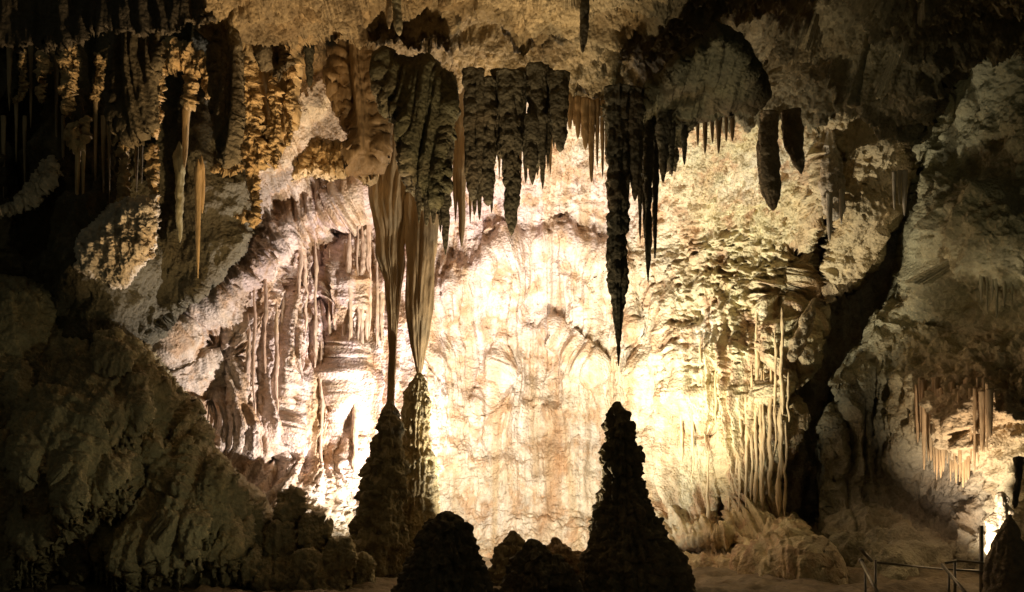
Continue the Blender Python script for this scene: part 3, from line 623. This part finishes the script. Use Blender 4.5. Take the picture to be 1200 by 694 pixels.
mass('hanging_rock', [(132, 30), (185, 36), (190, 70), (186, 110), (188, 150), (172, 166), (150, 166), (136, 140), (128, 90)], 17.4, 'black bulging rock between the gold strips at upper left', 'rock', rp=10, rd=.8, color=np.array((.18, .15, .09)))
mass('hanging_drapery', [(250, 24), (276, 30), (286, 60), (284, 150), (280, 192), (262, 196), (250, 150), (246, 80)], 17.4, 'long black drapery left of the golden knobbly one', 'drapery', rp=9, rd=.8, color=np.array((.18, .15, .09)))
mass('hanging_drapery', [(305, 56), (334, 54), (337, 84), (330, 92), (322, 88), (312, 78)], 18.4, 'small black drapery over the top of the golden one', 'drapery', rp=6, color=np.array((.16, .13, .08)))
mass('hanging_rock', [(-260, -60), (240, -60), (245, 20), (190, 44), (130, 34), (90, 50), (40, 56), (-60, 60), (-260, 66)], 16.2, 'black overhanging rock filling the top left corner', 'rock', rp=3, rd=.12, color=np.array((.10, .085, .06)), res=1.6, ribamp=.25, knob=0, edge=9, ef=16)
NEED = dict(mat=M_RIB, root=.12, color=GOLD, lump=.012, lumpf=6, rib=.2, second=OCHRE)
spike(232, 200, 326, 8, 21.0, 'long golden needle stalactite, longest at left, reaching down past the boulder', 232, shape=.9, seed=1, **NEED)
spike(236, 195, 250, 7, 21.1, 'short knobbly gold stalactite close right of the longest golden needle', 237, shape=.7, seed=2, **NEED)
spike(92, 158, 268, 6, 21.2, 'longer of two pale needles under the forked crust', 89, shape=.9, seed=3, **NEED)
spike(98, 158, 250, 5, 21.2, 'shorter of two pale needles under the forked crust', 97, shape=.9, seed=4, **NEED)
spike(210, 180, 285, 12, 21.6, 'dull olive blade stalactite between pale boulder and the golden needle', 211, shape=.7, seed=5, mat=M_RIB, color=OLIVE, root=.1)
spike(218, 130, 198, 8, 21.4, 'small gold stub in the dark hollow under the arch', 216, shape=.6, seed=6, **NEED)
fringe([(4, 150, 232, 5), (11, 60, 130, 6), (19, 130, 190, 4), (29, 150, 226, 4), (36, 60, 150, 5), (66, 80, 180, 5), (74, 150, 215, 4), (112, 120, 236, 5), (121, 150, 240, 5), (128, 160, 238, 4), (160, 160, 225, 5), (166, 165, 215, 4)], 21.6,
       'thin dull needle', 'on the dim upper left wall', 'thin needles on the upper left wall', shape=.9, mat=M_RIB, color=np.array((.4, .32, .2)), lump=.01)
gold([(100, 330), (84, 318), (80, 300), (96, 270), (112, 258), (130, 240), (150, 230), (186, 228), (188, 262), (180, 300), (158, 326), (150, 340), (130, 342)], 20.4, 'pale cream rough boulder-like bulge on the left wall, brightest thing there', rp=20, rd=1.2, knob=.16, ribamp=.03, name='wall_bulge', cat='rock', color=WHITE)
gold([(-20, 246), (20, 236), (46, 206), (60, 186), (68, 190), (66, 214), (44, 238), (10, 252), (-20, 262)], 21.2, 'slanting pale crusted ledge at the left edge', rp=7, color=CREAM)
spike(362, 64, 102, 9, 22.4, 'dark little stalactite inside the bright niche under the left ceiling', 363, shape=.4, seed=7, **BLK)

# ------------------------------------------------------------------ fluted ribs on the lit wall, each a column of its own
def wallY(x, y): return float(wall.Y(np.array([x], np.float32), np.array([y], np.float32))[0])
def ribrow(items, where, group, color, dy=-.62, noun='slender flowstone rib'):
    for i, (x, t, b, w) in enumerate(sorted(items)):
        t += rn.uniform(-12, 12); b += rn.uniform(-12, 12); pr = [(t, x, .3), (t + (b - t) * .12, x + rn.uniform(-1, 1), w * .22)] + [(t + (b - t) * f, x + rn.uniform(-1.6, 1.6), w * rn.uniform(.22, .42)) for f in (.25, .38, .5, .62, .75, .87)] + [(b, x + rn.uniform(-2, 2), .3)]
        Yv = np.median([wallY(x, t + (b - t) * f) for f in (.2, .4, .6, .8)]) + dy
        tag(lathe('flowstone_rib', pr, Yv, mat=M_RIB, color=color, lump=.07, lumpf=6, rib=.3, seed=i, second=OCHRE), '%s from the left %s %s' % (ORD[i], noun, where), 'rib', group)
_s = random.Random(8)
ribrow([(x + _s.uniform(-2.5, 2.5), t + _s.uniform(-25, 25), b + _s.uniform(-40, 40), w * _s.uniform(.7, 1.3)) for x, t, b, w in [(292, 340, 480, 7), (300, 350, 500, 6), (310, 300, 430, 7), (326, 350, 520, 8), (335, 360, 520, 7), (352, 262, 360, 6), (360, 260, 390, 6), (370, 260, 440, 6), (384, 290, 450, 7), (391, 330, 480, 6), (398, 240, 400, 7), (405, 260, 470, 9), (412, 260, 450, 7), (418, 230, 430, 6), (424, 250, 460, 8), (430, 240, 440, 7), (436, 220, 410, 7), (442, 240, 470, 6), (448, 230, 380, 6), (378, 380, 560, 8), (415, 420, 600, 10)]],
       'on the pinkish left wall', 'ribs on the left lit wall', np.array((.58, .44, .34)))
ribrow([(x + _s.uniform(-2, 2), t + _s.uniform(-20, 20), b + _s.uniform(-25, 20), w * _s.uniform(.6, 1.2)) for x, t, b, w in [(772, 420, 600, 8), (784, 410, 520, 6), (800, 440, 560, 6), (812, 430, 540, 6), (822, 400, 500, 5), (829, 520, 610, 9), (838, 410, 500, 6), (850, 420, 520, 6), (857, 460, 600, 8), (863, 400, 560, 6), (869, 450, 610, 7), (875, 380, 610, 8), (881, 420, 600, 6), (887, 390, 600, 7), (892, 460, 618, 8), (897, 400, 540, 6), (902, 440, 600, 7), (907, 400, 560, 6), (912, 460, 590, 7), (917, 440, 570, 6), (921, 470, 600, 6)]],
       'on the yellow right part of the wall', 'ribs on the right lit wall', np.array((.58, .46, .26)))
_q = random.Random(3)
fringe([(1076 + 3.7 * i + _q.uniform(-1, 1), 462 + _q.uniform(-6, 10), 520 + 46 * math.exp(-((i - 11) / 9.0) ** 2) + _q.uniform(-26, 14), _q.uniform(3.5, 7)) for i in range(24)], lambda x, y: right.Y(x, y) - .4 - .15 * (int(x) % 3),
       'orange-brown stalactite', 'above the white patch at right', 'orange stalactites on the right wall', shape=.6, mat=M_RIB, color=np.array((.52, .36, .2)), lump=.02)
fringe([(1150, 316, 356, 4), (1157, 318, 366, 3), (1163, 318, 352, 3), (1168, 320, 372, 4), (1177, 318, 362, 3), (1186, 322, 358, 3)], lambda x, y: right.Y(x, y) + .3,
       'dim short stalactite', 'under the olive shelf at right', 'short stalactites under the right shelf', shape=.6, mat=M_RIB, color=OLIVE, lump=.02)
fringe([(972, 240, 283, 7), (986, 236, 263, 5), (1048, 215, 246, 4), (1054, 214, 240, 4), (1060, 214, 253, 6)], 22.6,
       'small pale stalactite', 'on the ledge beside the upper right crevice', 'small stalactites by the crevice', shape=.7, mat=M_RIB, color=CREAM, lump=.01)
o = lathe('flowstone_column', [(150, 972, 3), (190, 974, 11), (220, 975, 13), (245, 976, 10), (258, 976, 3)], 22.9, mat=M_WALL, color=CREAM, rib=.3, lump=.08); tag(o, 'pale fluted column stub beside the two club-shaped stalactites', 'column')
o = lathe('flowstone_column', [(350, 955, 3), (370, 948, 7), (400, 936, 8), (418, 930, 6), (424, 928, 2)], 23.4, mat=M_WALL, color=np.array((.6, .5, .3)), rib=.15, lump=.07); tag(o, 'broken-off slanting tan column at the edge of the black crevice', 'column')
ribrow([(908, 385, 480, 5), (916, 370, 490, 6), (924, 430, 492, 4)], 'hanging at the crevice edge', 'ribs at the crevice edge', np.array((.58, .46, .26)), dy=-.9)
